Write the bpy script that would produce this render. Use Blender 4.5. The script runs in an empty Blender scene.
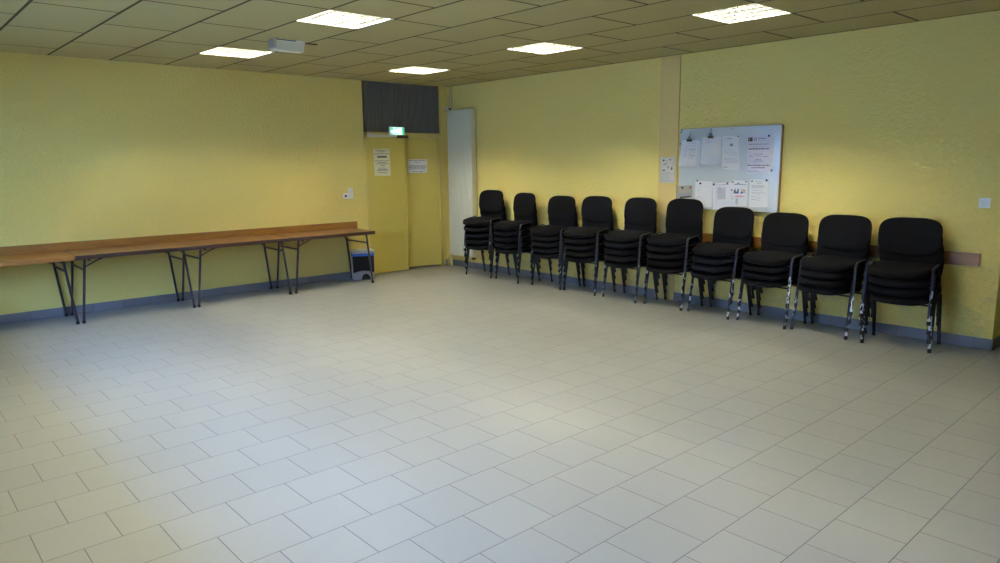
import bpy, bmesh, math, random
from mathutils import Vector, Matrix, Euler
PI = math.pi
random.seed(7)
C = bpy.context.scene.collection
sc = bpy.context.scene
H = 2.845                       # ceiling height

# ------------------------------------------------------------------ mesh builder
class MB:
    def __init__(self): self.bm = bmesh.new(); self.mi = 0
    def _merge(self, b, smooth=False):
        me = bpy.data.meshes.new('tmp')
        for f in b.faces: f.material_index = self.mi; f.smooth = smooth
        b.to_mesh(me); b.free(); self.bm.from_mesh(me); bpy.data.meshes.remove(me)
    def box(self, x0, x1, y0, y1, z0, z1, bev=0.0, seg=2, mat=None):
        b = bmesh.new(); bmesh.ops.create_cube(b, size=1)
        for v in b.verts:
            v.co = Vector(((x0+x1)/2 + v.co.x*(x1-x0), (y0+y1)/2 + v.co.y*(y1-y0), (z0+z1)/2 + v.co.z*(z1-z0)))
        if bev > 0: bmesh.ops.bevel(b, geom=list(b.edges), offset=bev, segments=seg, profile=0.5, affect='EDGES')
        if mat is not None: b.transform(mat)
        self._merge(b); return self
    def rings(self, rings, cap=True, smooth=True, closed=False):
        b = bmesh.new()
        R = [[b.verts.new(p) for p in r] for r in rings]
        n = len(R[0])
        for i in range(len(R) - (0 if closed else 1)):
            A, B = R[i], R[(i+1) % len(R)]
            for j in range(n):
                b.faces.new((A[j], A[(j+1) % n], B[(j+1) % n], B[j]))
        if cap and not closed:
            b.faces.new(list(reversed(R[0]))); b.faces.new(R[-1])
        bmesh.ops.recalc_face_normals(b, faces=list(b.faces))
        self._merge(b, smooth); return self
    def tube(self, pts, a, bb=None, side=None, n=10, smooth=True):
        bb = a if bb is None else bb
        pts = [Vector(p) for p in pts]; rs = []
        prev = None
        for i, p in enumerate(pts):
            t = ((pts[min(i+1, len(pts)-1)] - pts[i]).normalized() + (pts[i] - pts[max(i-1, 0)]).normalized())
            t.normalize()
            if side is not None: s = Vector(side)
            elif prev is not None: s = prev
            else: s = Vector((0, 0, 1)) if abs(t.z) < .9 else Vector((1, 0, 0))
            s = (s - t*s.dot(t)).normalized(); prev = s
            w = t.cross(s)
            rs.append([p + s*a*math.cos(2*PI*k/n) + w*bb*math.sin(2*PI*k/n) for k in range(n)])
        return self.rings(rs, smooth=smooth)
    def cyl(self, p, axis, r, h, n=20, r2=None, smooth=True):
        p = Vector(p); t = Vector(axis).normalized()
        s = Vector((0, 0, 1)) if abs(t.z) < .9 else Vector((1, 0, 0))
        s = (s - t*s.dot(t)).normalized(); w = t.cross(s); r2 = r if r2 is None else r2
        rs = [[p + t*z + s*q*math.cos(2*PI*k/n) + w*q*math.sin(2*PI*k/n) for k in range(n)] for z, q in ((0, r), (h, r2))]
        return self.rings(rs, smooth=smooth)
    def quad(self, pts):
        vs = [self.bm.verts.new(p) for p in pts]
        f = self.bm.faces.new(vs); f.material_index = self.mi; return self
    def xform(self, m): self.bm.transform(m); return self
    def build(self, name, mats, parent=None, auto=True):
        me = bpy.data.meshes.new(name)
        self.bm.to_mesh(me); self.bm.free()
        for m in (mats if isinstance(mats, (list, tuple)) else [mats]): me.materials.append(m)
        if auto and any(p.use_smooth for p in me.polygons):
            me.set_sharp_from_angle(angle=math.radians(42))
        o = bpy.data.objects.new(name, me); C.objects.link(o)
        if parent: o.parent = parent
        return o

def tag(o, label=None, cat=None, group=None, kind=None):
    if label: o['label'] = label
    if cat: o['category'] = cat
    if group: o['group'] = group
    if kind: o['kind'] = kind
    return o
def thing(name, label, cat, loc=(0, 0, 0), rot=(0, 0, 0), group=None):
    o = bpy.data.objects.new(name, None); C.objects.link(o)
    o.empty_display_size = .1
    o.location = loc; o.rotation_euler = rot
    return tag(o, label, cat, group)
KIDS = {}
def kids(o): return [c for c in bpy.data.objects if c.parent == o]
def copy_tree(o, parent=None):
    c = o.copy(); C.objects.link(c)
    if parent: c.parent = parent
    if o.name not in KIDS: KIDS[o.name] = [k.name for k in kids(o)]
    for k in KIDS[o.name]: copy_tree(bpy.data.objects[k], c)
    return c

# ------------------------------------------------------------------ materials
def nodes(m): return m.node_tree.nodes, m.node_tree.links
def mat(name, col, rough=.5, metal=0.0, spec=.5, emit=None, es=0.0):
    m = bpy.data.materials.new(name); m.use_nodes = True
    b = m.node_tree.nodes['Principled BSDF']
    b.inputs['Base Color'].default_value = (*col, 1); b.inputs['Roughness'].default_value = rough
    b.inputs['Metallic'].default_value = metal; b.inputs['Specular IOR Level'].default_value = spec
    if emit: b.inputs['Emission Color'].default_value = (*emit, 1); b.inputs['Emission Strength'].default_value = es
    return m
def coords(m, kind='Object'):
    n, l = nodes(m); t = n.new('ShaderNodeTexCoord'); return t.outputs[kind]
def noise(m, vec, scale, detail=3, rough=.55):
    n, l = nodes(m); t = n.new('ShaderNodeTexNoise'); t.inputs['Scale'].default_value = scale
    t.inputs['Detail'].default_value = detail; t.inputs['Roughness'].default_value = rough
    l.new(vec, t.inputs['Vector']); return t.outputs['Fac']
def math_(m, op, a, b=None):
    n, l = nodes(m); t = n.new('ShaderNodeMath'); t.operation = op
    for i, v in enumerate((a, b)):
        if v is None: continue
        if isinstance(v, (int, float)): t.inputs[i].default_value = v
        else: l.new(v, t.inputs[i])
    return t.outputs[0]
def ramp(m, fac, stops):
    n, l = nodes(m); t = n.new('ShaderNodeValToRGB'); cr = t.color_ramp
    while len(cr.elements) < len(stops): cr.elements.new(.5)
    for e, (p, c) in zip(cr.elements, stops): e.position = p; e.color = (*c, 1)
    l.new(fac, t.inputs['Fac']); return t.outputs['Color']
def bump(m, h, dist, strength=1.0):
    n, l = nodes(m); t = n.new('ShaderNodeBump'); t.inputs['Distance'].default_value = dist; t.inputs['Strength'].default_value = strength
    l.new(h, t.inputs['Height']); l.new(t.outputs['Normal'], n['Principled BSDF'].inputs['Normal'])
def mixc(m, fac, a, b):
    n, l = nodes(m); t = n.new('ShaderNodeMix'); t.data_type = 'RGBA'
    for s, v in ((t.inputs['Factor'], fac), (t.inputs['A'], a), (t.inputs['B'], b)):
        pass
    ins = [i for i in t.inputs if i.enabled] if False else t.inputs
    f = t.inputs[0]; A = t.inputs[6]; B = t.inputs[7]
    for s, v in ((f, fac), (A, a), (B, b)):
        if isinstance(v, tuple): s.default_value = (*v, 1)
        elif isinstance(v, (int, float)): s.default_value = v
        else: l.new(v, s)
    return t.outputs[2]
def setc(m, sock, inp='Base Color'):
    n, l = nodes(m); l.new(sock, n['Principled BSDF'].inputs[inp])

WALL = (.77, .615, .178)
def plaster(name, col, stains=False):
    m = mat(name, col, .85, spec=.25)
    v = coords(m)
    a = noise(m, v, 26, 5, .62); b = noise(m, v, 75, 2)
    c = noise(m, v, 1.3, 3)
    h = math_(m, 'ADD', math_(m, 'MULTIPLY', a, .75), math_(m, 'MULTIPLY', b, .25))
    bump(m, h, .024 if stains else .019, 1.0)
    base = mixc(m, math_(m, 'MULTIPLY', c, .35), col, tuple(x*.88 for x in col))
    if stains:
        n, l = nodes(m); s = n.new('ShaderNodeSeparateXYZ'); l.new(v, s.inputs[0])
        low = math_(m, 'LESS_THAN', s.outputs[2], .62)
        sm = noise(m, v, 4.2, 5, .7)
        f = math_(m, 'MULTIPLY', low, ramp(m, sm, [(.50, (0, 0, 0)), (.72, (.6, .6, .6))]))
        base = mixc(m, f, base, (.30, .28, .20))
    setc(m, base); return m
M = {}
M['wall'] = plaster('yellow rough plaster', WALL)
M['wall_r'] = plaster('yellow rough plaster scuffed', WALL, True)
M['smooth'] = mat('smooth cream band', (.66, .485, .165), .7, spec=.3)
M['door'] = mat('mustard yellow door paint', (.61, .475, .10), .55, spec=.35)
M['frame'] = mat('yellow frame paint', (.66, .52, .16), .5, spec=.35)
M['panel'] = mat('dark grey ribbed sheet', (.100, .098, .088), .30, spec=.55)
M['rad'] = mat('white enamel', (.64, .64, .50), .35)
M['radside'] = mat('enamel tinted by wall reflection', (.70, .64, .42), .4)  # yellow wall reflection on the radiator side, put into its colour
M['pipe'] = mat('pipe paint', (.55, .45, .2), .5)
M['white'] = mat('white plastic', (.86, .86, .82), .4)
M['switch_key'] = mat('switch key plastic', (.82, .82, .8), .3)
M['black_plastic'] = mat('black plastic', (.006, .006, .007), .5, spec=.3)
M['dark_hole'] = mat('dark hole', (.03, .03, .03), .6)
M['paper'] = mat('white paper', (.76, .76, .78), .8, spec=.2)
M['paper_warm'] = mat('cream paper', (.74, .70, .48), .8, spec=.2)
M['paper_lilac'] = mat('pale lilac paper', (.73, .72, .83), .8, spec=.2)
M['paper_grey'] = mat('grey white paper', (.60, .57, .46), .8, spec=.2)
M['paper_news'] = mat('newsprint', (.40, .36, .28), .85, spec=.2)
M['ink'] = mat('black ink', (.06, .06, .07), .7)
M['ink_grey'] = mat('grey ink', (.30, .30, .34), .7)
M['ink_faint'] = mat('faint ink', (.50, .50, .56), .7)
M['ink_blue'] = mat('blue ink', (.08, .10, .24), .7)
M['ink_pink'] = mat('pink ink', (.70, .34, .45), .7)
M['ink_green'] = mat('green ink', (.18, .28, .18), .7)
M['ink_tan'] = mat('tan ink', (.50, .38, .25), .7)
M['board'] = mat('whiteboard enamel', (.55, .60, .61), .16, spec=.6)
M['board_wood'] = mat('board wooden rim', (.40, .22, .06), .55)
M['alu'] = mat('grey metal strip', (.55, .56, .57), .35, .7)
M['brown_box'] = mat('dark brown housing', (.06, .028, .018), .45)
M['bin_grey'] = mat('silver grey plastic', (.30, .31, .32), .35, spec=.6)
M['bin_black'] = mat('black bin body', (.005, .005, .006), .5, spec=.2)
M['bin_blue'] = mat('blue bin rim', (.015, .11, .45), .35)
M['pale_rail'] = mat('pale lacquered rail', (.66, .64, .52), .4)
M['steel'] = mat('dull steel', (.45, .43, .40), .35, .9)
M['magnet'] = mat('dark blue magnet', (.012, .013, .05), .35)
M['magnet_red'] = mat('brownish red magnet', (.28, .11, .08), .4)
M['magnet_green'] = mat('grey green magnet', (.12, .24, .22), .4)
M['corridor'] = mat('corridor wall', (.3, .28, .2), .8)
# fabric
m = mat('black woven fabric', (.006, .006, .007), .95, spec=.08); v = coords(m)
bump(m, noise(m, v, 420, 1), .0015, .6); M['fabric'] = m
# enamelled legs; front ones scuffed down to bare metal near the bottom
M['leg'] = mat('black enamelled tube', (.008, .008, .010), .42, spec=.35)
m = mat('black enamelled tube with chipped paint', (.008, .008, .010), .42, spec=.35); v = coords(m)
n, l = nodes(m); s = n.new('ShaderNodeSeparateXYZ'); l.new(v, s.inputs[0])
mp = n.new('ShaderNodeMapping'); l.new(v, mp.inputs[0]); mp.inputs['Scale'].default_value = (1.0, 1.0, .33)
oi = n.new('ShaderNodeObjectInfo')
va = n.new('ShaderNodeVectorMath'); va.operation = 'ADD'; l.new(mp.outputs[0], va.inputs[0])
cmb = n.new('ShaderNodeCombineXYZ'); l.new(math_(m, 'MULTIPLY', oi.outputs['Random'], 40), cmb.inputs[0]); l.new(cmb.outputs[0], va.inputs[1])
nz = noise(m, va.outputs[0], 27, 4, .62)
hz = n.new('ShaderNodeMapRange'); l.new(s.outputs[2], hz.inputs[0])
hz.inputs[1].default_value = .05; hz.inputs[2].default_value = .34; hz.inputs[3].default_value = .56; hz.inputs[4].default_value = .40
bias = hz.outputs[0]
sy = n.new('ShaderNodeSeparateXYZ'); l.new(oi.outputs['Location'], sy.inputs[0])
th_ = n.new('ShaderNodeMapRange'); l.new(sy.outputs[1], th_.inputs[0])
th_.inputs[1].default_value = -2.0; th_.inputs[2].default_value = -6.5; th_.inputs[3].default_value = .66; th_.inputs[4].default_value = .575
thr = th_.outputs[0]                 # the stacks nearer the light switch are the more worn ones
chip = math_(m, 'GREATER_THAN', math_(m, 'ADD', nz, math_(m, 'SUBTRACT', bias, .5)), thr)
chip = math_(m, 'MULTIPLY', chip, math_(m, 'GREATER_THAN', s.outputs[2], .035))
setc(m, mixc(m, chip, (.010, .010, .013), (.74, .76, .82))); M['leg_chip'] = m
# woods
def wood(name, c1, c2, rough=.35, axis=0, sc_=(1, 9, 9)):
    m = mat(name, c1, rough, spec=.45); v = coords(m); n, l = nodes(m)
    mp = n.new('ShaderNodeMapping'); mp.inputs['Scale'].default_value = sc_; l.new(v, mp.inputs[0])
    f = noise(m, mp.outputs[0], 3.0, 6, .6)
    setc(m, ramp(m, f, [(.35, c2), (.65, c1)])); return m
M['top'] = wood('brown laminate top', (.24, .105, .040), (.18, .078, .030), .38)
M['top_pale'] = wood('orange brown laminate top', (.36, .15, .030), (.29, .12, .025), .4)
M['edge'] = mat('dark brown edge strip', (.045, .022, .018), .4)
M['rail'] = wood('varnished wooden rail', (.36, .165, .032), (.25, .105, .022), .4)
M['railb'] = wood('varnished wooden board', (.31, .125, .016), (.22, .085, .012), .4, sc_=(9, 1, 9))
M['tleg'] = mat('dark brown table leg paint', (.028, .015, .018), .35)
# floor tiles
P_, Q_, U0, V0 = .3108, .3049, -5.8073, -6.3528
m = mat('beige grey floor tiles', (.5, .5, .48), .32, spec=.45); v = coords(m); n, l = nodes(m)
mp = n.new('ShaderNodeMapping'); mp.inputs['Location'].default_value = (-U0 + P_/2, -V0, 0); l.new(v, mp.inputs[0])
br = n.new('ShaderNodeTexBrick'); l.new(mp.outputs[0], br.inputs['Vector'])
br.offset = .5; br.offset_frequency = 2; br.squash = 1
for k, x in (('Scale', 1), ('Mortar Size', .0023), ('Mortar Smooth', .1), ('Bias', 0), ('Brick Width', P_), ('Row Height', Q_)): br.inputs[k].default_value = x
br.inputs['Color1'].default_value = (.315, .318, .300, 1); br.inputs['Color2'].default_value = (.295, .298, .284, 1); br.inputs['Mortar'].default_value = (.085, .085, .09, 1)
sp = noise(m, v, 60, 4)
cc = mixc(m, math_(m, 'MULTIPLY', sp, .22), br.outputs['Color'], (.25, .25, .247))
setc(m, cc)
inv = math_(m, 'SUBTRACT', 1.0, br.outputs['Fac']); bump(m, inv, .0015, .6); M['floor'] = m
# ceiling tiles
B_, J0 = 1.132, -.55
m = mat('mineral fibre ceiling tiles', (.62, .60, .50), .95, spec=.1); v = coords(m); n, l = nodes(m)
s = n.new('ShaderNodeSeparateXYZ'); l.new(v, s.inputs[0]); cb = n.new('ShaderNodeCombineXYZ')
l.new(math_(m, 'ADD', s.outputs[1], -J0 + B_/2), cb.inputs[0]); l.new(math_(m, 'ADD', s.outputs[0], .636 + 5.4), cb.inputs[1])
br = n.new('ShaderNodeTexBrick'); l.new(cb.outputs[0], br.inputs['Vector']); br.offset = .5; br.offset_frequency = 2
for k, x in (('Scale', 1), ('Mortar Size', .0125), ('Mortar Smooth', .1), ('Bias', 0), ('Brick Width', B_), ('Row Height', .6)): br.inputs[k].default_value = x
br.inputs['Color1'].default_value = (.48, .42, .185, 1); br.inputs['Color2'].default_value = (.45, .39, .17, 1); br.inputs['Mortar'].default_value = (.07, .045, .012, 1)
cc = mixc(m, math_(m, 'MULTIPLY', noise(m, v, 150, 2), .2), br.outputs['Color'], (.40, .37, .25))
setc(m, cc); bump(m, math_(m, 'SUBTRACT', 1.0, br.outputs['Fac']), .004, .8); M['ceil'] = m
# skirting tiles
m = mat('grey skirting tiles', (.17, .17, .185), .3, spec=.5); v = coords(m); n, l = nodes(m)
s = n.new('ShaderNodeSeparateXYZ'); l.new(v, s.inputs[0]); cb = n.new('ShaderNodeCombineXYZ')
l.new(math_(m, 'ADD', s.outputs[0], s.outputs[1]), cb.inputs[0]); l.new(math_(m, 'ADD', s.outputs[2], .2), cb.inputs[1])
br = n.new('ShaderNodeTexBrick'); l.new(cb.outputs[0], br.inputs['Vector']); br.offset = 0
for k, x in (('Scale', 1), ('Mortar Size', .002), ('Bias', 0), ('Brick Width', .31), ('Row Height', 1.0)): br.inputs[k].default_value = x
br.inputs['Color1'].default_value = (.20, .20, .22, 1); br.inputs['Color2'].default_value = (.15, .15, .165, 1); br.inputs['Mortar'].default_value = (.10, .10, .10, 1)
setc(m, br.outputs['Color']); M['skirt'] = m
# lamps
LAMP = 340.0
M['tube'] = mat('fluorescent tube', (.9, .9, .9), .4, emit=(1.0, .93, .72), es=LAMP)
M['louvre'] = mat('satin metal louvre', (.10, .10, .09), .4)
M['housing'] = mat('white lamp housing', (.8, .8, .76), .4)
M['sign_white'] = mat('lit sign white', (.8, .9, .85), .4, emit=(.72, 1.0, .93), es=1.25)
M['sign_green'] = mat('lit sign green', (.0, .4, .2), .4, emit=(.02, .50, .22), es=1.0)
M['sign_cyan'] = mat('lit sign pale green', (.3, .8, .7), .4, emit=(.18, .85, .70), es=1.2)
m = mat('window glass', (1, 1, 1), .0); n, l = nodes(m)
tr = n.new('ShaderNodeBsdfTransparent'); tr.inputs[0].default_value = (.94, .97, 1, 1); gl = n.new('ShaderNodeBsdfGlossy'); gl.inputs['Roughness'].default_value = .02
mx = n.new('ShaderNodeMixShader'); mx.inputs[0].default_value = .06
l.new(tr.outputs[0], mx.inputs[1]); l.new(gl.outputs[0], mx.inputs[2]); l.new(mx.outputs[0], n['Material Output'].inputs['Surface']); M['glass'] = m

# ------------------------------------------------------------------ room shell
def struct(b, name, m, parent=None): return tag(b.build(name, m, parent), kind='structure')
XL, YF, XR = -7.5, -11.2, .9
YC = -7.56                       # right wall ends here in an outer corner
b = MB(); b.box(XL-.3, XR+.15, YF-.15, 1.4, -.12, 0); struct(b, 'floor', M['floor'])
# lamps sit in cells left open in the ceiling
def lx(k): return -.636 - .6*(9-k)
L_Y = [J0 - B_/2 - B_*i for i in range(9)]
LIGHTS = [(3, 0), (3, 2), (7, 0), (7, 2), (7, 4), (3, 4), (-1, 2), (-1, 4), (3, 6)]
cells = [(lx(k), lx(k)+.6, L_Y[i]-.566, L_Y[i]) for k, i in LIGHTS]
xs = sorted({XL-.3, XR+.15} | {c[0] for c in cells} | {c[1] for c in cells})
ys = sorted({YF-.15, .15} | {c[2] for c in cells} | {c[3] for c in cells})
b = MB()
for i in range(len(xs)-1):
    for j in range(len(ys)-1):
        cx, cy = (xs[i]+xs[i+1])/2, (ys[j]+ys[j+1])/2
        if any(a < cx < a2 and d < cy < d2 for a, a2, d, d2 in cells): continue
        b.quad([(xs[i], ys[j], H), (xs[i], ys[j+1], H), (xs[i+1], ys[j+1], H), (xs[i+1], ys[j], H)])
bmesh.ops.remove_doubles(b.bm, verts=list(b.bm.verts), dist=1e-5)
r = bmesh.ops.extrude_face_region(b.bm, geom=list(b.bm.faces))
for g in r['geom']:
    if isinstance(g, bmesh.types.BMVert): g.co.z += .12
bmesh.ops.recalc_face_normals(b.bm, faces=list(b.bm.faces))
struct(b, 'ceiling', M['ceil'])
DL, DR, DT = -1.555, -.15, 2.12
b = MB(); b.box(XL-.15, DL, 0, .15, 0, H); b.box(DR, .0, 0, .15, 0, H); struct(b, 'wall_back', M['wall'])
b = MB(); b.box(0, .15, YC+.0, .15, 0, H); struct(b, 'wall_right', M['wall_r'])
b = MB(); b.box(.15, XR+.15, YC, YC+.15, 0, H); b.box(XR, XR+.15, YF-.15, YC, 0, H); struct(b, 'wall_recess', M['wall'])
b = MB(); b.box(XL-.15, XR, YF-.15, YF, 0, H); struct(b, 'wall_front', M['wall'])
WZ0, WZ1, TW = 1.0, 2.2, .30
WINS = [(-3.9, -1.25), (-7.7, -4.4)]
b = MB(); x0 = XL-TW
b.box(x0, XL, YF, WINS[1][0], 0, H); b.box(x0, XL, WINS[1][1], WINS[0][0], 0, H); b.box(x0, XL, WINS[0][1], 0, 0, H)
for a0, a1 in WINS: b.box(x0, XL, a0, a1, 0, WZ0); b.box(x0, XL, a0, a1, WZ1, H)
struct(b, 'wall_left', M['wall'])
for i, (a0, a1) in enumerate(WINS):
    b = MB()
    for y in (a0, (a0+a1)/2-.03, a1-.06): b.box(XL-.21, XL-.15, y, y+.06, WZ0, WZ1, .004)
    for z in (WZ0, WZ1-.06): b.box(XL-.21, XL-.15, a0, a1, z, z+.06, .004)
    w = struct(b, 'window_%d' % (i+1), M['white'])
    b = MB(); b.box(XL-.183, XL-.177, a0+.05, a1-.05, WZ0+.05, WZ1-.05); b.build('pane', M['glass'], w)
    b = MB(); b.box(XL-.15, XL+.04, a0-.02, a1+.02, WZ0-.03, WZ0+.005, .006); b.build('sill', M['white'], w)
b = MB(); b.box(x0-1.1, x0, -9, .1, WZ1+.08, WZ1+.2); struct(b, 'added_canopy', M['white'])          # unseen canopy, added to shade the floor strip near the windows
M['ground'] = mat('dark added ground', (.09, .09, .09), .9)
b = MB(); b.box(-60, x0, -50, 40, -.4, -.15); struct(b, 'ground', M['ground'])  # unseen ground, added dark to keep sky light from below off the ceiling
M['yard'] = mat('pale sky blocker', (.55, .55, .55), .9)
b = MB(); b.box(-13.0, -12.6, -40, 30, -.4, 3.5); struct(b, 'added_sky_blocker', M['yard'])  # unseen wall, added to block low sky light from reaching the room walls
b = MB(); b.box(DL-.3, DL-.15, .15, 1.3, 0, H); b.box(DR+.15, DR+.3, .15, 1.3, 0, H); b.box(DL-.3, DR+.3, 1.3, 1.4, 0, H); b.box(DL-.3, DR+.3, .15, 1.4, H, H+.1)
struct(b, 'wall_corridor', M['corridor'])
# skirting
SK = .099
b = MB(); b.box(XL, DL, -.012, 0, 0, SK, .003); b.box(-.10, -.06, -.012, 0, 0, SK, .003); struct(b, 'baseboard_back', M['skirt'])
b = MB(); b.box(-.012, 0, -4.066, -.075, 0, SK, .003); b.box(-.012, 0, YC-.012, -4.328, 0, SK, .003); b.box(-.012, XR, YC-.012, YC, 0, SK, .003); struct(b, 'baseboard_right', M['skirt'])
b = MB(); b.box(XL, XL+.012, YF, -.012, 0, SK, .003); struct(b, 'baseboard_left', M['skirt'])
b = MB(); b.box(-.018, .0, -4.328, -4.066, 0, H-.001, .002); struct(b, 'trim_1', M['smooth'])          # flat band on the right wall
b = MB(); b.box(-.055, -.0, -.074, -.002, 0, .34, .004); struct(b, 'trim_2', M['frame'])              # pipe casing under the radiator
b = MB(); b.box(DL, DL+.04, -.012, .15, 0, DT, .004); b.box(DR-.04, DR, -.012, .15, 0, DT, .004); b.box(DL, DR, -.012, .15, 2.035, DT, .004)
struct(b, 'trim_3', M['frame'])                                                                      # door frame
# doors
d1 = MB(); d1.box(DL+.042, -.845, .0, .04, .012, 2.032, .003); d1.box(-.860, -.832, -.008, .0, .012, 2.03, .002)
d1 = struct(d1, 'door_1', M['door'])
d2 = MB(); d2.box(-.658, 0, -.02, .02, .030, 2.03, .003)
d2 = struct(d2, 'door_2', M['door']); d2.location = (DR-.042, .022, 0); d2.rotation_euler = (0, 0, -math.radians(12))
b = MB(); b.cyl((-.630, -.02, 1.03), (0, -1, 0), .014, .006, 16); b.cyl((-.630, -.026, 1.03), (0, -1, 0), .006, .001, 10); b.build('keyhole_plate', M['steel'], d2)
# ribbed transom sheet, two overlapping sheets
def ribs(x0, x1, y):
    prof = []; x = x0; p = .066
    while x < x1:
        for dx, dy in ((0, 0), (.030, 0), (.036, .011), (.056, .011), (.062, 0)):
            if x+dx <= x1: prof.append((x+dx, y+dy))
        x += p
    prof.append((x1, y))
    b = MB(); z0, z1 = DT, H
    bm = b.bm
    lo = [bm.verts.new((px, py, z0)) for px, py in prof]; hi = [bm.verts.new((px, py, z1)) for px, py in prof]
    lo2 = [bm.verts.new((px, py+.005, z0)) for px, py in prof]; hi2 = [bm.verts.new((px, py+.005, z1)) for px, py in prof]
    for i in range(len(prof)-1):
        bm.faces.new((lo[i], lo[i+1], hi[i+1], hi[i])); bm.faces.new((lo2[i+1], lo2[i], hi2[i], hi2[i+1]))
        bm.faces.new((lo[i+1], lo[i], lo2[i], lo2[i+1])); bm.faces.new((hi[i], hi[i+1], hi2[i+1], hi2[i]))
    for i in (0, -1): bm.faces.new((lo[i], hi[i], hi2[i], lo2[i]))
    bmesh.ops.recalc_face_normals(bm, faces=list(bm.faces))
    return b
t = thing('transom_panel', 'dark grey ribbed sheet panel filling the gap above the yellow double door', 'panel', (0, 0, 0))
ribs(DL+.002, -1.12, .035).build('ribbed_sheet', M['panel'], t); ribs(-1.135, DR-.002, .026).build('ribbed_sheet', M['panel'], t)
b = MB(); b.box(DL, DR, .06, .10, DT, H); b.build('backing_board', M['dark_hole'], t)
# door closer rail + exit sign
t = thing('door_closer', 'pale rail with dark brown end box above the left door leaf', 'door closer', (0, 0, 0))
b = MB(); b.box(-1.51, -.985, -.055, -.012, 2.046, 2.086, .004); b.build('rail', M['pale_rail'], t)
b = MB(); b.box(-1.01, -.805, -.062, -.012, 2.036, 2.078, .005); b.build('motor_box', M['brown_box'], t)
b = MB(); b.box(-1.505, -1.43, -.035, -.012, 2.09, 2.112, .004); b.build('mounting_clip', M['alu'], t)
t = thing('exit_sign', 'small lit green and white exit sign above the double door', 'sign', (-1.0, -.012, 2.14))
b = MB(); b.box(-.128, .128, -.045, 0, -.06, .06, .005); b.build('housing', M['white'], t)
b = MB(); y = -.0455
def fq(b, x0, x1, z0, z1, y): b.quad([(x0, y, z0), (x1, y, z0), (x1, y, z1), (x0, y, z1)])
b.mi = 0; fq(b, -.12, .12, -.053, .053, y)
b.mi = 1; fq(b, -.118, -.078, .008, .052, y-.0006); fq(b, -.118, -.09, -.052, -.025, y-.0006); fq(b, .082, .118, -.052, .052, y-.0006)
b.mi = 2; fq(b, -.045, .01, .028, .052, y-.0006); fq(b, -.045, .012, -.052, -.030, y-.0006); fq(b, -.085, -.075, -.052, .052, y-.0006)
b.build('lit_face', [M['sign_white'], M['sign_green'], M['sign_cyan']], t)

# ------------------------------------------------------------------ wooden rails on the walls
def rail(name, label, x0, x1, axis, cat='wall rail'):
    pass
b = MB(); b.box(-7.45, -5.62, -.02, 0, .712, .828, .003); b.box(-5.618, -3.96, -.02, 0, .712, .828, .003); b.box(-3.958, -1.735, -.02, 0, .712, .828, .003)
tag(b.build('wall_rail', M['rail']), 'long orange brown wooden board along the back wall behind the tables', 'wall board')
b = MB(); b.box(-.02, 0, -7.412, -4.33, .722, .835, .003)
tag(b.build('wall_rail', M['railb']), 'dark brown wooden board along the right wall behind the stacked chairs', 'wall board')

# ------------------------------------------------------------------ radiator
t = thing('radiator', 'tall white vertical panel radiator beside the double door', 'radiator', (0, 0, 0))
b = MB(); ya, yb, z0, z1 = -.725, -.145, .20, 2.455
nr = 14; w = (yb-ya)/nr
pr = []
for i in range(nr):
    y = ya + i*w
    pr += [(y+.1*w, -.118), (y+.2*w, -.124), (y+.8*w, -.124), (y+.9*w, -.118)]
pr = [(ya, -.112)] + pr + [(yb, -.112)]
outline = pr + [(yb, -.08), (ya, -.08)]
b.rings([[(x, y, z) for y, x in outline] for z in (z0, z1)], smooth=False); b.build('front_panel', M['rad'], t)
b = MB(); b.box(-.079, -.035, ya+.015, yb-.015, z0+.01, z1-.01, .004); b.box(-.112, -.03, ya-.006, ya, z0, z1, .002); b.box(-.112, -.03, yb, yb+.006, z0, z1, .002); b.build('side_cover', M['radside'], t)
b = MB(); b.box(-.112, -.035, ya, yb, z1, z1+.012, .003); b.build('top_grille', M['rad'], t)
for z in (.5, 2.2):
    b = MB(); b.box(-.035, 0, -.5, -.4, z, z+.05); b.build('wall_bracket', M['radside'], t)
b = MB(); b.tube([(-.07, -.17, z1+.01), (-.07, -.17, z1+.04), (-.07, -.12, z1+.045)], .012); b.build('valve_body', M['brown_box'], t)
b = MB(); b.cyl((-.07, -.125, z1+.045), (0, 1, 0), .022, .075, 18, .019); b.build('valve_head', M['white'], t)
b = MB(); b.tube([(-.07, -.66, z0+.005), (-.07, -.66, z0-.035), (-.02, -.66, z0-.035)], .016); b.build('lower_valve', M['brown_box'], t)
for i, y in enumerate((-.095, -.150)):
    b = MB(); b.tube([(-.022, y, H-.001), (-.022, y, z1+.09), (-.035, y-.01, z1+.07), (-.07, -.165, z1+.05)], .009)
    b.build('supply_pipe', M['pipe'], t)

# ------------------------------------------------------------------ sockets, switches
def plate(name, label, cat, loc, rot, w, h, build):
    t = thing(name, label, cat, loc, rot)
    b = MB(); b.box(-w/2, w/2, -h/2, h/2, 0, .011, .003); b.build('plate', M['white'], t)
    build(t); return t
RA = (PI/2, 0, 0); RB = (PI/2, 0, -PI/2)
def sock(t):
    b = MB(); b.cyl((0, 0, .011), (0, 0, 1), .021, .002, 22); b.build('socket_well', M['dark_hole'], t)
    b = MB(); b.cyl((0, .006, .012), (0, 0, 1), .003, .008, 8); b.build('earth_pin', M['steel'], t)
plate('wall_socket', 'white square power socket low left of the switch plate near the door', 'socket', (-1.902, 0, 1.203), RA, .082, .082, sock)
def dbl(t):
    for z in (-.036, .036):
        b = MB(); b.box(-.027, .027, z-.027, z+.027, .011, .016, .002); b.build('rocker', M['switch_key'], t)
plate('light_switch', 'white tall double light switch on the back wall left of the door', 'switch', (-1.816, 0, 1.238), RA, .08, .155, dbl)
def sgl(t):
    b = MB(); b.box(-.026, .026, -.026, .026, .011, .017, .002); b.build('rocker', M['switch_key'], t)
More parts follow.
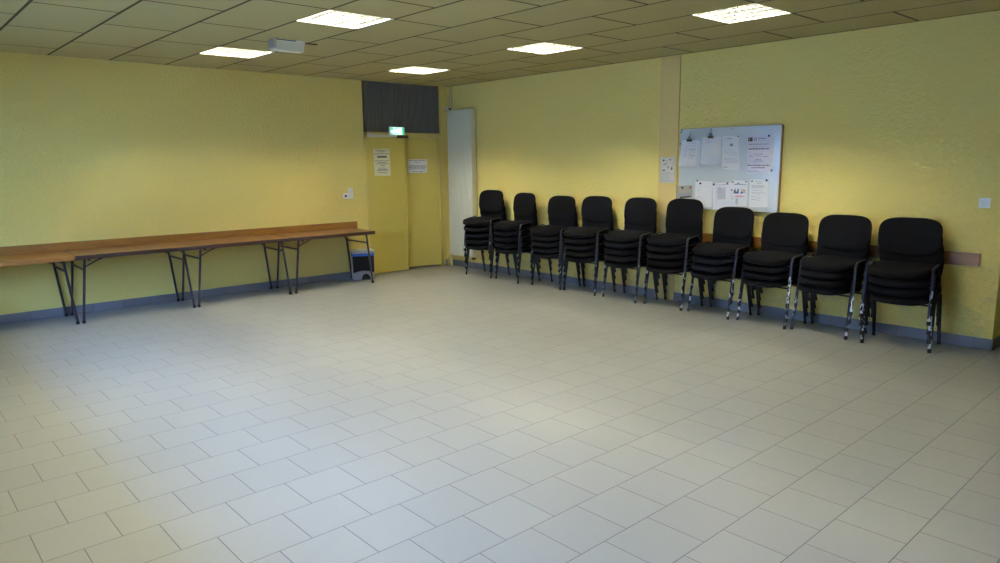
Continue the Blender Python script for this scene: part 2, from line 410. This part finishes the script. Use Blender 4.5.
plate('light_switch', 'white square light switch on the right wall beside the outer corner', 'switch', (0, -7.403, 1.27), RB, .085, .085, sgl)

# ------------------------------------------------------------------ sheets of paper
def sheet(name, label, cat, corners, frame, inks, paper, group=None, off=.002, curl=0.0, lift=0.0):
    """corners TL,TR,BR,BL in wall coordinates (a along viewer's right, z up)"""
    a0 = sum(c[0] for c in corners)/4; z0 = sum(c[1] for c in corners)/4
    TL, TR, BR, BL = [Vector((c[0]-a0, c[1]-z0)) for c in corners]
    if frame == 'A': loc, rot = (a0, -off, z0), RA
    elif frame == 'B': loc, rot = (-off, -a0, z0), RB
    else: loc, rot = frame(a0, z0, off)
    def P(u, v, h=0.0):
        p = TL*(1-u)*(1-v) + TR*u*(1-v) + BR*u*v + BL*(1-u)*v
        return (p.x, p.y, h + curl*v*v + lift*(v**1.5)*(.4+.6*u) + .0012*math.sin(5*u+3*v))
    b = MB(); bm = b.bm; NU, NV = 6, 8
    for hh, flip in ((.0006, False), (0, True)):
        g = [[bm.verts.new(P(i/NU, j/NV, hh)) for i in range(NU+1)] for j in range(NV+1)]
        for j in range(NV):
            for i in range(NU):
                f = [g[j][i], g[j+1][i], g[j+1][i+1], g[j][i+1]]
                bm.faces.new(f if not flip else f[::-1])
        if not flip: top = g
        else: bot = g
    for k in range(NV):
        bm.faces.new((top[k+1][0], top[k][0], bot[k][0], bot[k+1][0])); bm.faces.new((top[k][NU], top[k+1][NU], bot[k+1][NU], bot[k][NU]))
    for k in range(NU):
        bm.faces.new((top[0][k], top[0][k+1], bot[0][k+1], bot[0][k])); bm.faces.new((top[NV][k+1], top[NV][k], bot[NV][k], bot[NV][k+1]))
    bmesh.ops.recalc_face_normals(bm, faces=list(bm.faces))
    mats = [paper]
    for u0, u1, v0, v1, im in inks:
        if M[im] not in mats: mats.append(M[im])
        b.mi = mats.index(M[im])
        ns = max(1, round((v1-v0)*NV)); nu = max(1, round((u1-u0)*NU))
        for j in range(ns):
            for i in range(nu):
                ua, ub = u0+(u1-u0)*i/nu, u0+(u1-u0)*(i+1)/nu; va, vb = v0+(v1-v0)*j/ns, v0+(v1-v0)*(j+1)/ns
                b.quad([P(ua, vb, .0014), P(ub, vb, .0014), P(ub, va, .0014), P(ua, va, .0014)])
    o = b.build(name, mats); o.location = loc; o.rotation_euler = rot
    return tag(o, label, cat, group)
rt = random.Random(3)
def line(u0, u1, v, h, im):
    out = []; u = u0
    while u < u1-.005:
        w = min(rt.uniform(.05, .15), u1-u)
        out.append((u, u+w, v-h/2, v+h/2, im)); u += w + .022
    return out
def lines(spec, im, h=.018):
    out = []
    for u0, u1, v in spec: out += line(u0, u1, v, h, im)
    return out
# notices on the two door leaves
ink = lines([(.09, .90, .055), (.24, .74, .115), (.05, .95, .185)], 'ink', .020) + [(.22+i*.085, .22+i*.085+.070, .255, .335, 'ink') for i in range(7)]
ink += lines([(.08, .92, .445), (.26, .78, .50), (.09, .93, .555), (.38, .68, .615), (.27, .74, .715), (.20, .84, .765), (.16, .84, .80), (.25, .80, .88)], 'ink', .018)
sheet('notice', 'tall cream printed notice taped to the left door leaf', 'notice', [(-1.402, 1.878), (-1.118, 1.878), (-1.112, 1.478), (-1.397, 1.480)], 'A', ink, M['paper_warm'], off=.002)
def right_leaf(a, z, off):
    th = -math.radians(12); d = a - (DR-.042)
    base = Vector((DR-.042, .022, z)) + Vector((d, -.020-off, 0)) @ Matrix.Rotation(-th, 3, 'Z')
    return base, (PI/2, 0, th)
ink = lines([(.07, .94, .09), (.34, .66, .22), (.09, .94, .44), (.07, .96, .54), (.05, .95, .62), (.10, .88, .71), (.24, .76, .91)], 'ink', .04)
sheet('notice', 'white landscape printed notice taped to the right door leaf', 'notice', [(-.725, 1.718), (-.395, 1.722), (-.395, 1.508), (-.725, 1.512)], right_leaf, ink, M['paper'], off=.002)
# notice on the flat band
ink = [(.05, .95, .02, .026, 'ink_grey'), (.03, .05, .02, .98, 'ink_grey'), (.95, .97, .02, .98, 'ink_grey'), (.05, .95, .975, .985, 'ink_grey')]
ink += [(.18, .30, .10, .17, 'ink'), (.62, .74, .09, .13, 'ink'), (.40, .48, .12, .15, 'ink_grey'), (.20, .42, .28, .32, 'ink_grey'), (.30, .50, .24, .26, 'ink'), (.48, .62, .36, .44, 'ink_grey'), (.74, .84, .40, .50, 'ink'), (.78, .92, .20, .22, 'ink_grey'), (.78, .92, .27, .29, 'ink_grey'), (.78, .9, .34, .36, 'ink_grey'), (.14, .36, .50, .54, 'ink')]
ink += lines([(.12, .7, .60), (.08, .9, .65), (.12, .8, .70), (.10, .62, .75), (.08, .9, .80), (.10, .80, .86), (.08, .9, .90), (.08, .9, .94)], 'ink_grey', .016)
sheet('notice', 'grey framed plan notice on the flat wall band left of the whiteboard', 'notice', [(4.091, 1.70), (4.297, 1.70), (4.303, 1.398), (4.098, 1.402)], 'B', ink, M['paper_grey'], off=.020)

# ------------------------------------------------------------------ whiteboard
t = thing('whiteboard', 'white magnetic board covered with papers on the right wall', 'whiteboard', (0, -4.978, 1.560), RB)
W, HH = .607, .455
def rr(w, h, r, z, n=5):
    out = []
    for cx, cy, a in ((w-r, h-r, 0), (-w+r, h-r, 90), (-w+r, -h+r, 180), (w-r, -h+r, 270)):
        for k in range(n+1):
            q = math.radians(a + 90*k/n); out.append((cx + r*math.cos(q), cy + r*math.sin(q), z))
    return out
b = MB(); b.rings([rr(W, HH, .025, z) for z in (.002, .036)], smooth=False); b.build('wooden_backing', M['board_wood'], t)
b = MB(); b.rings([rr(W-.004, HH-.004, .023, .036), rr(W-.004, HH-.004, .023, .042), rr(W-.010, HH-.010, .02, .0445)], smooth=False); b.build('writing_surface', M['board'], t)
BO = .0465
def pap(label, cs, ink, paper='paper', off=BO, **k):
    return sheet('paper_sheet', label, 'paper', [(-y, z) for y, z in cs], 'B', ink, M[paper], 'papers on the whiteboard', off, **k)
ink = lines([(.35, .85, .12), (.30, .9, .2)], 'ink_faint', .02) + lines([(.22, .45, .30), (.5, .88, .33), (.5, .9, .37), (.22, .40, .40), (.5, .85, .45), (.22, .42, .52), (.5, .88, .55), (.22, .4, .60), (.5, .9, .60), (.5, .8, .68)], 'ink_grey', .018)
pap('curled white list hanging from the leftmost bulldog clip on the whiteboard', [(-4.405, 1.885), (-4.622, 1.880), (-4.609, 1.584), (-4.374, 1.593)], ink, off=BO+.003, lift=.02, curl=.004)
pap('blank sheet behind the clipped list at top left of the whiteboard', [(-4.415, 1.878), (-4.640, 1.872), (-4.645, 1.582), (-4.42, 1.586)], [], off=BO)
ink = lines([(.2, .5, .10), (.25, .6, .16), (.2, .5, .2)], 'ink_faint', .018)
pap('almost blank white sheet under the second bulldog clip of the whiteboard', [(-4.671, 1.911), (-4.884, 1.906), (-4.877, 1.601), (-4.660, 1.613)], ink, off=BO+.003, lift=.014, curl=.004)
pap('sheet peeking out behind the almost blank clipped sheet', [(-4.685, 1.905), (-4.896, 1.900), (-4.898, 1.612), (-4.69, 1.62)], [], off=BO)
ink = lines([(.25, .55, .08)], 'ink_grey', .02) + [(.42, .62, .24, .30, 'ink_green'), (.50, .60, .22, .25, 'ink_green')] + lines([(.1, .7, .41), (.1, .9, .47), (.1, .8, .50), (.1, .92, .54), (.4, .9, .58), (.1, .8, .66), (.1, .85, .69), (.1, .92, .72), (.1, .9, .76), (.1, .85, .79)], 'ink_faint', .015) + lines([(.08, .28, .94)], 'ink', .02)
pap('pale printed letter with a green emblem beside the bright poster on the whiteboard', [(-4.918, 1.918), (-5.118, 1.908), (-5.138, 1.543), (-4.929, 1.562)], ink)
ink = [(.05, .24, .07, .17, 'ink'), (.09, .13, .10, .13, 'paper_lilac'), (.30, .42, .08, .15, 'ink_grey'), (.33, .39, .10, .13, 'paper_lilac')]
ink += lines([(.48, .82, .10)], 'ink_blue', .02) + lines([(.45, .95, .15)], 'ink_faint', .012) + lines([(.08, .92, .245)], 'ink_grey', .022) + lines([(.2, .8, .31)], 'ink_faint', .016) + lines([(.10, .92, .365)], 'ink', .028)
ink += lines([(.3, .7, .50), (.1, .3, .55), (.42, .58, .55), (.7, .9, .56), (.38, .6, .64), (.3, .7, .68)], 'ink_grey', .018) + lines([(.06, .95, .79), (.22, .76, .85)], 'ink', .022) + lines([(.05, .5, .93), (.05, .6, .96)], 'ink_grey', .014)
pap('largest lilac white poster with a dark logo at top right of the whiteboard', [(-5.209, 1.918), (-5.473, 1.915), (-5.495, 1.512), (-5.212, 1.511)], ink, 'paper_lilac', off=BO+.003)
pap('second sheet showing along the right edge of the largest poster', [(-5.296, 1.915), (-5.508, 1.911), (-5.512, 1.535), (-5.316, 1.53)], [(.93, .985, .46, .53, 'ink_tan')], off=BO)
ink = [(.1, .9, .62, .75, 'ink_grey'), (.2, .9, .82, .95, 'ink'), (.05, .5, .40, .46, 'ink_tan')] + lines([(.1, .9, .2), (.1, .9, .3)], 'ink_tan', .03)
pap('small brownish newspaper clipping at bottom left of the whiteboard', [(-4.354, 1.364), (-4.562, 1.378), (-4.568, 1.237), (-4.359, 1.21)], ink, 'paper_news', curl=.006)
ink = lines([(.1, .9, .22)], 'ink_faint', .015) + lines([(.1, .4, .34), (.1, .3, .38), (.1, .35, .6), (.1, .5, .64)], 'ink_faint', .015)
pap('plain white letter right of the newspaper clipping on the whiteboard', [(-4.599, 1.428), (-4.81, 1.421), (-4.816, 1.135), (-4.6, 1.126)], ink)
ink = lines([(.18, .85, .075)], 'ink_grey', .022) + [(.26, .70, .15, .62, 'ink_faint'), (.28, .68, .16, .20, 'paper')] + [(.28, .68, .16+.046*k, .165+.046*k, 'paper') for k in range(10)] + [(.2, .22, .15, .7, 'ink_faint')]
pap('white sheet with a grey table grid between two magnets on the whiteboard', [(-4.816, 1.401), (-5.043, 1.418), (-5.057, 1.125), (-4.835, 1.11)], ink, off=BO+.003)
ink = [(.04, .16, .03, .08, 'ink'), (.84, .96, .02, .06, 'ink')] + lines([(.2, .9, .15)], 'ink_grey', .04) + [(.38, .5, .08, .13, 'ink_green')]
ink += [(.18, .30, .36, .50, 'ink_blue'), (.28, .42, .42, .50, 'ink_blue'), (.40, .48, .32, .50, 'ink_blue'), (.22, .30, .30, .37, 'ink_tan'), (.58, .72, .44, .50, 'ink_blue'), (.62, .70, .32, .44, 'ink_tan'), (.72, .86, .34, .48, 'ink_tan'), (.02, .10, .34, .40, 'ink')]
ink += [(.2, .82, .59, .625, 'ink_pink'), (.3, .7, .575, .64, 'ink_pink')] + lines([(.05, .15, .5), (.05, .15, .62), (.05, .18, .7)], 'ink_grey', .02) + [(.3, .45, .68, .92, 'ink_faint')]
pap('sheet with blue pictures and a pink line at lower middle of the whiteboard', [(-5.042, 1.437), (-5.238, 1.435), (-5.246, 1.161), (-5.045, 1.153)], ink, off=BO)
ink = lines([(.3, .75, .08), (.4, .65, .14), (.12, .85, .21), (.12, .8, .25), (.12, .85, .29), (.2, .75, .38), (.12, .9, .48), (.4, .55, .55), (.12, .35, .62), (.42, .65, .66), (.12, .4, .72), (.42, .6, .74)], 'ink_grey', .016)
pap('white typed sheet at bottom right of the whiteboard', [(-5.264, 1.451), (-5.464, 1.447), (-5.48, 1.161), (-5.261, 1.152)], ink, off=BO+.003)
# bulldog clips hanging by a loop
for lab, y, z, zt in (('leftmost bulldog clip hanging by a wire loop on the whiteboard', -4.507, 1.882, 1.982), ('second bulldog clip hanging by a wire loop on the whiteboard', -4.775, 1.912, 2.004)):
    t = thing('bulldog_clip', lab, 'clip', (-BO, y, z), RB, 'bulldog clips on the whiteboard')
    b = MB()
    b.rings([[(-.032, -.016, .004), (.032, -.016, .004), (.032, .012, .016), (-.032, .012, .016)], [(-.032, -.016, .012), (.032, -.016, .012), (.032, .012, .022), (-.032, .012, .022)]], smooth=False)
    b.build('jaw', M['brown_box'], t)
    b = MB(); b.tube([(-.012, .010, .016), (-.016, .030, .018), (0, .040, .018), (.016, .030, .018), (.012, .010, .016)], .004, n=6); b.build('handle', M['brown_box'], t)
    b = MB(); b.tube([(-.002, .034, .015), (.001, (zt-z)*.6, .010), (.006, zt-z, .004)], .0038, n=6); b.build('wire_loop', M['steel'], t)
MG = [(-4.391, 1.976, 0, 'lower of two dark magnets in the top left corner of the whiteboard'), (-4.404, 1.998, 0, 'upper of two dark magnets in the top left corner of the whiteboard'),
 (-4.384, 1.845, 0, 'dark magnet on the left edge beside the curled list'), (-5.107, 1.905, 0, 'dark magnet on the letter with the green emblem'),
 (-5.03, 1.99, 0, 'tiny dark magnet near the top edge of the whiteboard middle'), (-5.455, 1.900, 1, 'big dark magnet on the top right of the largest poster'),
 (-5.503, 1.545, 1, 'dark magnet at the lower right corner of the largest poster'), (-4.431, 1.345, 1, 'dark magnet on the newspaper clipping, left one'),
 (-4.537, 1.351, 2, 'brownish red magnet on the newspaper clipping, right one'), (-4.667, 1.399, 1, 'dark blue magnet on the plain white letter'),
 (-4.625, 1.430, 3, 'grey green magnet at the top left of the plain white letter'), (-4.838, 1.390, 1, 'dark blue magnet at the left of the grid sheet'),
 (-5.003, 1.405, 2, 'brownish red magnet at the right of the grid sheet'), (-5.291, 1.432, 0, 'small dark magnet at the top left of the typed sheet'),
 (-5.454, 1.442, 1, 'dark magnet at the top right of the typed sheet')]
for y, z, k, lab in MG:
    b = MB(); r = .004 if 'tiny' in lab else (.008, .0125, .012, .012)[k]
    prof = [(r*.96, 0), (r, .002), (r, .006), (r*.85, .008), (r*.3, .0085)]
    b.rings([[(q*math.cos(2*PI*i/16), q*math.sin(2*PI*i/16), zz) for i in range(16)] for q, zz in prof])
    o = b.build('magnet', (M['magnet'], M['magnet'], M['magnet_red'], M['magnet_green'])[k]); o.location = (-BO-.006, y, z); o.rotation_euler = RB
    tag(o, lab, 'magnet', 'magnets on the whiteboard')

# ------------------------------------------------------------------ folding tables
def make_table(pale):
    t = thing('folding_table', 'x', 'table', group='folding tables along the back wall')
    hw, yf, yb, zt = .606, -.655, 0.0, .738
    b = MB(); b.box(-hw, hw, yf, yb, zt-.022, zt, .003); b.build('tabletop', M['top_pale' if pale else 'top'], t)
    em = M['top_pale' if pale else 'edge']
    b = MB(); b.box(-hw, hw, yf-.006, yf+.018, zt-.046, zt-.002, .003); b.box(-hw, hw, yb-.018, yb, zt-.046, zt-.0225, .002)
    b.box(-hw-.004, -hw+.018, yf-.006, yb, zt-.046, zt-.002, .003); b.box(hw-.018, hw+.004, yf-.006, yb, zt-.046, zt-.002, .003); b.build('edge_strip', em, t)
    b = MB(); ul = zt-.022
    for s in (-1, 1):
        xt, xf = s*.505, s*.578
        b2 = MB()
        for yt in (-.592, -.03):
            lb = MB(); lb.tube([(xt, yt, ul), (xf, yt, .02)], .0135, n=10); leg = lb.build('leg', M['tleg'], t)
            fb = MB(); fb.cyl((xf, yt, 0), (0, 0, 1), .017, .034, 12); fb.build('foot_cap', M['black_plastic'], leg)
        q = (ul-.575)/(ul-.02); xc = xt + (xf-xt)*q
        cb = MB(); cb.tube([(xc, -.592, .575), (xc, -.03, .575)], .011, n=8); cb.build('crossbar', M['tleg'], t)
        ht = MB(); ht.box(xt-.02, xt+.02, -.625, .0, ul-.012, ul+.0, .002); ht.build('hinge_rail', M['tleg'], t)
        yy = -.575 if s < 0 else -.048
        br_ = MB(); br_.tube([(xc-s*.004, yy, .60), (xt-s*.10, yy+.0, .655), (xt-s*.235, yy, ul-.004)], .0075, n=8); br_.build('brace', M['tleg'], t)
        kb = MB(); kb.box(xt-s*.03-.012, xt-s*.03+.012, yf+.0, yf+.022, zt-.066, zt-.044, .003); kb.build('catch', M['tleg'], t)
    return t
tb = make_table(False); tbp = make_table(True)
TB = [(-6.125, -.022, tbp, 'orange brown folding table at the far left of the row, cut by the photo edge'),
      (-4.912, -.022, tb, 'second folding table from the left along the back wall'),
      (-3.703, -.022, None, 'third folding table from the left along the back wall'),
      (-2.462, -.022, None, 'rightmost folding table of the row, beside the pedal bin')]
tabs = []
for x, y, o, lab in TB:
    o = o or copy_tree(tb); o.location = (x, y, 0); o['label'] = lab; tabs.append(o)

# ------------------------------------------------------------------ pedal bin
t = thing('pedal_bin', 'silver and black pedal bin with blue rim under the right end of the tables', 'bin', (-1.785, -.205, 0), (0, 0, math.radians(-25)))
def rrz(w, d, r, z, dy=0, n=5): return [(x, y+dy, z) for x, y, _ in rr(w, d, r, 0, n)]
b = MB(); b.rings([rrz(.150, .088, .03, 0), rrz(.158, .096, .035, .02), rrz(.164, .100, .035, .36)], smooth=True); b.build('body', M['bin_grey'], t)
# black front cover, slightly bulged, arched bottom edge
b = MB(); NX = 12
lo = []; hi = []
for i in range(NX+1):
    u = -1 + 2*i/NX; x = .150*u
    zb = .10 + .035*(1-u*u) + (.0 if abs(u) < .99 else 0)
    lo.append((x, -.1005-.012*(1-u*u), zb)); hi.append((x*1.03, -.1025-.014*(1-u*u), .348))
bm = b.bm
vl = [bm.verts.new(p) for p in lo]; vh = [bm.verts.new(p) for p in hi]
bl = [bm.verts.new((p[0], -.09, p[2])) for p in lo]; bh = [bm.verts.new((p[0], -.09, p[2])) for p in hi]
for i in range(NX):
    for q in ((vl[i], vl[i+1], vh[i+1], vh[i]), (vh[i], vh[i+1], bh[i+1], bh[i]), (vl[i+1], vl[i], bl[i], bl[i+1])): bm.faces.new(q)
for i in (0, NX): bm.faces.new((vl[i], vh[i], bh[i], bl[i]))
bmesh.ops.recalc_face_normals(bm, faces=list(bm.faces)); b.build('front_cover', M['bin_black'], t)
b = MB(); b.rings([rrz(.162, .100, .035, .345, -.004), rrz(.166, .106, .035, .355, -.006), rrz(.166, .106, .035, .385, -.006)]); b.build('rim', M['bin_blue'], t)
b = MB(); b.rings([rrz(.170, .108, .035, .385, -.006), rrz(.173, .112, .035, .392, -.006), rrz(.170, .108, .035, .415, -.006), rrz(.145, .085, .035, .430, -.006), rrz(.05, .03, .02, .434, -.006)]); b.build('lid', M['bin_grey'], t)
b = MB()
arch = [(.062*math.cos(PI*k/10)+.03, .085*math.sin(PI*k/10)+.002) for k in range(11)]
b.rings([[(x, y, z) for x, z in arch] for y in (-.103, -.094)], smooth=False); b.build('pedal_recess', M['bin_black'], t)
b = MB(); b.box(-.005, .065, -.135, -.098, .012, .026, .005); b.build('pedal', M['bin_black'], t)

# ------------------------------------------------------------------ ceiling lights
def make_light():
    t = thing('ceiling_light', 'x', 'ceiling light', group='square fluorescent ceiling lights')
    b = MB(); w, d, h = .286, .281, .085
    b.box(-w, w, -d, d, h, h+.004)
    b.box(w, .312, -d, d, -.001, .004); b.box(-.288, -w, -d, d, -.001, .004)
    for s in (-1, 1): b.box(s*w-.003, s*w+.003, -d, d, .0, h, 0); b.box(-w, w, s*d-.003, s*d+.003, -.002, h, 0)
    b.build('housing', M['housing'], t)
    for i in range(4):
        x = -.2145 + .143*i
        b = MB(); b.tube([(x, -.265, .068), (x, .265, .068)], .014, n=10); b.build('tube', M['tube'], t)
    b = MB()
    for i in range(1, 8): b.box(-.286+.0715*i-.001, -.286+.0715*i+.001, -d, d, .0, .046)
    for i in range(1, 9): b.box(-w, w, -d+2*d*i/9-.001, -d+2*d*i/9+.001, .001, .042)
    b.build('louvre', M['louvre'], t)
    return t
LL = {(3, 0): 'left ceiling light nearest the back wall, above the tables', (3, 2): 'lit square ceiling light at top left beside the emergency lamp',
      (7, 0): 'lit square ceiling light nearest the double door', (7, 2): 'lit square ceiling light in the middle of the row along the chairs',
      (7, 4): 'lit square ceiling light above the whiteboard at top right'}
off_n = ['third of the middle row', 'second of the row along the windows', 'third of the row along the windows', 'fourth of the middle row']
pl = None; kk = 0
for (k, i), c in zip(LIGHTS, cells):
    o = make_light() if pl is None else copy_tree(pl); pl = pl or o
    o.location = ((c[0]+c[1])/2-.012, (c[2]+c[3])/2, H)
    if (k, i) in LL: o['label'] = LL[(k, i)]
    else: o['label'] = 'square ceiling light outside the photo, ' + off_n[kk]; kk += 1
# emergency lamp
t = thing('emergency_lamp', 'small whitish emergency lamp box mounted on the ceiling', 'lamp', (-3.86, -2.43, H))
b = MB(); b.box(-.160, .160, -.07, .07, -.018, 0, .004); b.build('base', M['white'], t)
m = mat('milky lamp cover', (.82, .80, .66), .4); M['milky'] = m
b = MB(); b.rings([[(x, y, z) for x, y in ((-w, -d), (w, -d), (w, d), (-w, d))] for w, d, z in ((.153, .066, -.018), (.146, .055, -.098), (.140, .045, -.103))], smooth=False); b.build('cover', m, t)
b = MB(); b.box(-.167, -.140, -.067, .067, -.088, -.004, .006); b.build('end_cap', M['alu'], t)
b = MB(); b.box(.12, .13, -.058, -.048, -.07, -.06, .002); b.build('indicator', M['dark_hole'], t)
b = MB(); b.box(-.155, .06, -.0715, -.069, -.012, -.004); b.build('seam', M['brown_box'], t)
b = MB(); b.tube([(.17, .0, -.008), (.32, .0, -.006)], .006, n=8); b.build('cable', M['brown_box'], t)

# ------------------------------------------------------------------ stacking chairs
def arc(p, q, r_, n=6):
    """quadratic bend p -> corner q -> r_"""
    p, q, r_ = Vector(p), Vector(q), Vector(r_)
    return [p*(1-t)**2 + q*2*t*(1-t) + r_*t*t for t in [k/n for k in range(n+1)]]
def outline(hw, uf, ub, n=48, e=4.0):
    out = []
    for k in range(n):
        a = 2*PI*k/n; c, s = math.cos(a), math.sin(a)
        x = hw*math.copysign(abs(c)**(2/e), c); y = math.copysign(abs(s)**(2/e), s)
        out.append((x, y))
    return out
def make_chair():
    t = thing('stacking_chair', 'x', 'chair')
    hw, uf, ub = .249, .274, .20
    ol = outline(hw, uf, ub)
    def pt(x, y, s, z):
        yy = y*s; X = x*s*(1-.05*max(0, yy))
        u = yy*(uf if yy < 0 else ub)            # local -Y is the front
        if yy < 0: u *= 1 + .075*(1-(X/hw)**2)    # rounded front lip
        zz = z - .022*max(0, (-u-.15)/.13)**2 - .008*max(0, (u-.05)/.15)**1.5 - .004*(1-(X/hw)**2)*max(0, 1-abs(yy))
        return (X, u-.0, zz)
    prof = [(.05, .424), (.70, .424), (.93, .425), (.988, .431), (1.0, .445), (.993, .462), (.965, .474), (.90, .481), (.62, .485), (.05, .485)]
    b = MB(); b.rings([[pt(x, y, s, z) for x, y in ol] for s, z in prof]); seat = b.build('seat', M['fabric'], t)
    b = MB(); b.rings([[pt(x, y, s, z) for x, y in ol] for s, z in ((.05, .414), (.8, .414), (.9, .417), (.955, .4265))]); b.build('seat_shell', M['black_plastic'], seat)
    # backrest
    bo = []
    for k in range(48):
        a = 2*PI*k/48; c, s = math.cos(a), math.sin(a)
        e = 3.5 if s > 0 else 4.0
        bo.append((math.copysign(abs(c)**(2/e), c), math.copysign(abs(s)**(2/e), s)))
    th = math.radians(11); zc, hb, wb = .7075, .168, .256
    def bp(x, v, s, d):
        X = x*wb*s*(1 - .035*(v*s < 0)*(-v*s)) ; V = v*hb*s
        D = d - .40*X*X                            # curved round the sitter
        return (X, .182 + D*math.cos(th) + V*math.sin(th), zc + V*math.cos(th) - D*math.sin(th))
    bpf = [(.05, -.014), (.75, -.014), (.93, -.012), (.985, -.007), (1, 0), (.985, .006), (.94, .009), (.05, .009)]
    b = MB(); b.rings([[bp(x, v, s, d) for x, v in bo] for s, d in bpf]); back = b.build('backrest', M['fabric'], t)
    b = MB(); b.rings([[bp(x, v, s, d) for x, v in bo] for s, d in ((.05, .0095), (.92, .0095), (.95, .0115), (.93, .0135), (.05, .0135))]); b.build('back_shell', M['black_plastic'], back)
    for s in (-1, 1):
        x = s*.200
        b = MB(); pts = [(x, .06, .400)] + arc((x, .13, .405), (x, .150, .410), (x, .156, .45)) + [(x, .160, .50), (x, .165, .56), (x, .172, .60)]
        b.tube(pts, .012, .006, (1, 0, 0), 8); b.build('back_support', M['leg'], t)
        # front leg with half of the side rail
        pts = [(s*.268, -.19, .004)] + [(s*.265, -.155, .23)] + arc((s*.262, -.124, .425), (s*.260, -.115, .471), (s*.259, -.070, .474), 7) + [(s*.259, .0, .480)]
        b = MB(); b.tube(pts, .0145, .0068, (1, 0, 0), 12); lg = b.build('leg', M['leg_chip'], t)
        b = MB(); b.rings([[(s*.268 + .0165*math.cos(2*PI*k/12), -.19 + .011*math.sin(2*PI*k/12) + dz*.155, z) for k in range(12)] for z, dz in ((0, 0), (.03, .03))]); b.build('foot_cap', M['black_plastic'], lg)
        pts = [(s*.268, .19, .004)] + [(s*.265, .142, .23)] + arc((s*.262, .098, .435), (s*.260, .090, .488), (s*.259, .045, .486), 7) + [(s*.259, .0, .480)]
        b = MB(); b.tube(pts, .0145, .0068, (1, 0, 0), 12); lg = b.build('leg', M['leg'], t)
        b = MB(); b.rings([[(s*.268 + .0165*math.cos(2*PI*k/12), .19 + .011*math.sin(2*PI*k/12) - dz*.21, z) for k in range(12)] for z, dz in ((0, 0), (.03, .03))]); b.build('foot_cap', M['black_plastic'], lg)
    for y in (-.128, .106):
        b = MB(); b.tube([(-.262, y, .396), (.262, y, .396)], .008, n=8); b.build('crossbar', M['leg'], t)
    return t
chair = make_chair(); used = False
ORD = ['first', 'second', 'third', 'fourth', 'fifth', 'sixth', 'seventh', 'eighth', 'ninth', 'tenth']
# front x, centre y, yaw, chairs, vertical step, sideways drift of the upper chairs
ST = [(-.466, -1.246, 2, 5, .091, .002), (-.470, -1.893, -7.5, 5, .085, -.009), (-.445, -2.622, -2, 5, .079, 0), (-.440, -3.212, -2.5, 5, .082, -.005), (-.450, -3.868, -6, 5, .082, -.010),
      (-.435, -4.483, -5, 5, .083, -.010), (-.467, -5.094, -8.5, 4, .089, -.015), (-.475, -5.697, -5.5, 4, .077, -.009), (-.476, -6.283, -5, 4, .079, -.010), (-.490, -6.933, 5.5, 4, .080, .007)]
for si, (xf, yc, yaw, n, DZ, drift) in enumerate(ST):
    xc = min(xf+.19, -.252)
    pos = {5: ['bottom', 'fourth from the top', 'middle', 'second from the top', 'topmost'], 4: ['bottom', 'third from the top', 'second from the top', 'topmost']}[n]
    where = {0: 'of the first stack, beside the radiator', 9: 'of the tenth stack, nearest the light switch'}.get(si, 'of the %s stack from the radiator' % ORD[si])
    rr_ = random.Random(si*11+1)
    for k in range(n):
        o = chair if not used else copy_tree(chair); used = True
        a = math.radians(yaw + (rr_.uniform(-.8, .8) if k else 0))
        j = rr_.uniform(-.004, .004) + drift*k if k else 0
        ph = math.radians(.8*k)                  # each chair of a stack leans a little further forward
        o.location = (xc - .19 + .19*math.cos(ph) - .006*k, yc + j, DZ*k + .19*math.sin(ph)); o.rotation_euler = (ph, 0, a - PI/2)
        o['label'] = 'black padded chair, %s chair %s' % (pos[k], where)
        o['group'] = 'stacked black chairs along the right wall'

# ------------------------------------------------------------------ light
wd = bpy.data.worlds.new('sky'); sc.world = wd; wd.use_nodes = True
bg = wd.node_tree.nodes['Background']; bg.inputs[0].default_value = (.28, .50, 1.0, 1); bg.inputs[1].default_value = 72.0
for a0, a1 in WINS:
    la = bpy.data.lights.new('window_portal', 'AREA'); la.shape = 'RECTANGLE'; la.size = a1-a0; la.size_y = WZ1-WZ0
    la.cycles.is_portal = True
    lo_ = bpy.data.objects.new('window_portal', la); C.objects.link(lo_)
    lo_.location = (XL-.12, (a0+a1)/2, (WZ0+WZ1)/2); lo_.rotation_euler = (PI/2, 0, -PI/2)

# ------------------------------------------------------------------ camera
cd = bpy.data.cameras.new('camera'); co = bpy.data.objects.new('camera', cd); C.objects.link(co)
cd.sensor_width = 36; cd.lens = 705.1*36/1000; cd.clip_start = .05; cd.clip_end = 100
R = Matrix(((.740098, -.672416, -.010623), (.119446, .115891, .986054), (.661807, .731045, -.166088)))
cm = Matrix((R[0], R[1], -R[2])).transposed().to_4x4(); cm.translation = (-7.1419, -9.101, 1.6535)
co.matrix_world = cm; sc.camera = co
sc.view_settings.view_transform = 'Standard'; sc.view_settings.look = 'None'
sc.view_settings.gamma = 1; sc.view_settings.use_curve_mapping = False
sc.view_settings.exposure = 0.0
cy = sc.cycles
cy.use_denoising = True; cy.max_bounces = 10; cy.diffuse_bounces = 6; cy.glossy_bounces = 4; cy.sample_clamp_indirect = 8; cy.caustics_reflective = False
